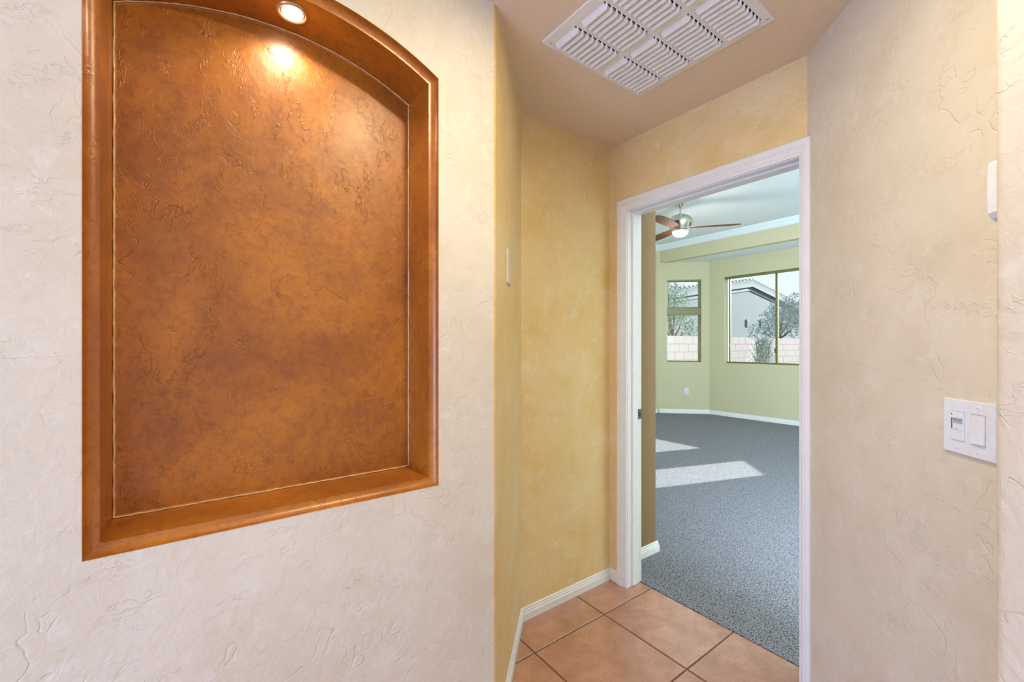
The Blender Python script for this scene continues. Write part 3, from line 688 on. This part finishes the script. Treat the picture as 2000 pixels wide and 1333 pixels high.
# block fence along x = -6.03
FXX = -6.03; top = 1.565; ch = 0.2; cl = 0.4
fe = empty('block_wall', (FXX, 13, -0.3)); tag(fe, 'pinkish concrete block garden wall seen through the windows', 'garden wall')
MB().box((FXX - 0.145, 6.6, -0.3), (FXX - 0.006, 23.6, top - 0.004)).build('mortar_core', M['mortar'], fe)
bmsh = MB().box((-0.15, 0.004, 0.004), (0, cl - 0.004, ch - 0.004)).mesh('block', bevel=0); bmsh.materials.append(M['block'])
for rrow in range(5):
    for k in range(42):
        y = 6.6 + k * cl + (0.2 if rrow % 2 else 0); z = top - ch * (rrow + 1)
        o = link('block', bmsh, None, fe); o.location = (FXX + random.uniform(-0.002, 0.002), y, z)
low = MB()
for rrow in range(5, 9):
    for k in range(42):
        y = 6.6 + k * cl + (0.2 if rrow % 2 else 0); z = top - ch * (rrow + 1); low.box((FXX - 0.15, y + 0.004, z + 0.004), (FXX, y + cl - 0.004, z + ch - 0.004))
o = low.build('lower_courses', M['block'], fe); o['kind'] = 'stuff'

# neighbour house: gable end parallel to the fence
HX = -10.0; PY, PZ = 22.0, 4.38; PITCH = 0.148
ho = empty('neighbour_house', (HX, PY, -0.3)); tag(ho, 'blue grey stucco house with low gable behind the block wall', 'house')
def gable(y): return PZ - PITCH * abs(y - PY)
ya, yb = 11.5, 32.5
poly = [(ya, -0.3), (yb, -0.3), (yb, gable(yb)), (PY, PZ), (ya, gable(ya))]
GM = Matrix(((0, 0, 1, 0), (1, 0, 0, 0), (0, 1, 0, 0), (0, 0, 0, 1)))
MB().prism(poly, HX - 9, HX, GM).build('wall', M['stucco'], ho)
for sgn in (-1, 1):
    ye = PY + sgn * 11.3
    pl = [(PY, PZ + 0.02), (ye, gable(ye) + 0.02), (ye, gable(ye) + 0.16), (PY, PZ + 0.18)]
    MB().prism(pl, HX - 9.3, HX + 0.16, GM).build('roof_slope', M['roof'], ho)
    pl = [(PY, PZ - 0.16), (ye, gable(ye) - 0.16), (ye, gable(ye) + 0.03), (PY, PZ + 0.03)]
    MB().prism(pl, HX + 0.12, HX + 0.158, GM).build('fascia', M['fascia'], ho)
    pl = [(PY, PZ - 0.34), (ye, gable(ye) - 0.34), (ye, gable(ye) - 0.22), (PY, PZ - 0.22)]
    MB().prism(pl, HX, HX + 0.05, GM).build('frieze_board', M['fascia'], ho)
    n = 34
    for k in range(n):   # rake cap tiles along the visible edge
        y = PY + sgn * (k + 0.5) * 0.33; z = gable(y) + 0.17
        MB().tube([(HX + 0.1, y - 0.15, gable(y - 0.15) + 0.19), (HX + 0.1, y + 0.15, gable(y + 0.15) + 0.15)], 0.07, 6).build('cap_tile', M['roof'], ho)
for (yv, zv) in ((21.75, 2.42), (23.25, 2.42)):
    v = MB().box((HX, yv - 0.14, zv - 0.18), (HX + 0.04, yv + 0.14, zv + 0.18)).build('wall_vent', M['fascia'], ho)
    for k in range(4): MB().box((HX + 0.04, yv - 0.11, zv - 0.14 + k * 0.075), (HX + 0.055, yv + 0.11, zv - 0.10 + k * 0.075)).build('vent_slat', M['slotdark'], v)

def leaf_cluster(mb, centre, rad, n, size, flat=1.0):
    for _ in range(n):
        while True:
            q = Vector([random.uniform(-1, 1) for _ in range(3)])
            if 0.15 < q.length < 1: break
        p = Vector(centre) + Vector((q.x * rad[0], q.y * rad[1], q.z * rad[2]))
        a = Vector([random.gauss(0, 1) for _ in range(3)]).normalized(); b = a.orthogonal().normalized(); s = size * random.uniform(0.6, 1.3)
        mb.add([p - a * s, p + b * s * 0.35, p + a * s, p - b * s * 0.35], [(0, 1, 2, 3)])
def tree(name, label, x, y, z0, trunk_h, blobs, mat, size, n):
    e = empty(name, (x, y, z0)); tag(e, label, 'tree')
    MB().tube([(x, y, z0), (x + 0.05, y + 0.03, z0 + trunk_h * 0.5), (x, y, z0 + trunk_h)], [0.09, 0.07, 0.05], 8).build('trunk', M['bark'], e, True)
    for (dx, dy, dz, r_) in blobs:
        MB().tube([(x, y, z0 + trunk_h * 0.8), (x + dx * 0.6, y + dy * 0.6, z0 + trunk_h * 0.8 + (z0 + dz - z0 - trunk_h * 0.8) * 0.5), (x + dx, y + dy, z0 + dz)], [0.04, 0.025, 0.01], 6).build('branch', M['bark'], e, True)
    mb = MB()
    for (dx, dy, dz, r_) in blobs: leaf_cluster(mb, (x + dx, y + dy, z0 + dz), (r_, r_, r_ * 0.85), int(n * r_ * r_), size)
    o = mb.build('foliage', mat, e, fix=False); o['kind'] = 'stuff'
# leafy tree left of the narrow window, beyond the fence
tree('leafy_tree', 'green leafy tree behind the block wall, in the narrow windows', -7.1, 10.95, -0.3, 2.2,
     [(0, -0.2, 2.35, 0.42), (-0.1, 0.25, 2.7, 0.42), (0.1, 0.0, 3.05, 0.40), (0.0, -0.4, 3.2, 0.45), (-0.1, -0.1, 3.55, 0.35), (0.0, 0.55, 2.45, 0.35), (0, -0.7, 2.7, 0.45), (0.1, 0.7, 2.1, 0.3)], M['leafa'], 0.045, 1500)
tree('spreading_tree', 'grey green tree behind the block wall, right half of the wide window', -7.9, 19.9, -0.3, 2.3,
     [(0, -0.2, 2.6, 0.7), (0, 0.7, 3.0, 0.8), (0, -1.3, 2.2, 0.6), (0.2, 1.5, 2.6, 0.8), (0, 1.9, 3.5, 0.6), (0, 0.6, 3.2, 0.5), (0, 2.6, 2.9, 0.8)], M['leafb'], 0.06, 1000)
# shrub in front of the fence below the mullion
e = empty('garden_shrub', (-5.35, 12.55, -0.3)); tag(e, 'pale spiky shrub in front of the block wall, beside the mullion', 'shrub')
mb = MB()
for k in range(1500):
    a = random.uniform(0, 2 * math.pi); hh = random.uniform(0.3, 1.0); sp_ = 0.50 * (1.25 - hh) + 0.08
    bx_, by_ = -5.35 + math.cos(a) * sp_ * random.random(), 12.55 + math.sin(a) * sp_ * random.random()
    z = -0.3 + 1.80 * hh; dv = Vector((math.cos(a) * 0.6, math.sin(a) * 0.6, random.uniform(-0.2, 1.0))).normalized() * random.uniform(0.08, 0.2)
    wv = Vector((-dv.y, dv.x, 0)).normalized() * 0.014; p = Vector((bx_, by_, z))
    mb.add([p - wv, p + wv, p + dv + wv * 0.3, p + dv - wv * 0.3], [(0, 1, 2, 3)])
o = mb.build('foliage', M['leafb'], e, fix=False); o['kind'] = 'stuff'
mb = MB()
for k in range(5):
    a = k * 1.3; mb.tube([(-5.35, 12.55, -0.3), (-5.35 + 0.08 * math.cos(a), 12.55 + 0.08 * math.sin(a), 0.6), (-5.35 + 0.18 * math.cos(a), 12.55 + 0.18 * math.sin(a), 1.45)], [0.03, 0.02, 0.01], 6)
mb.build('stem', M['bark'], e, True)
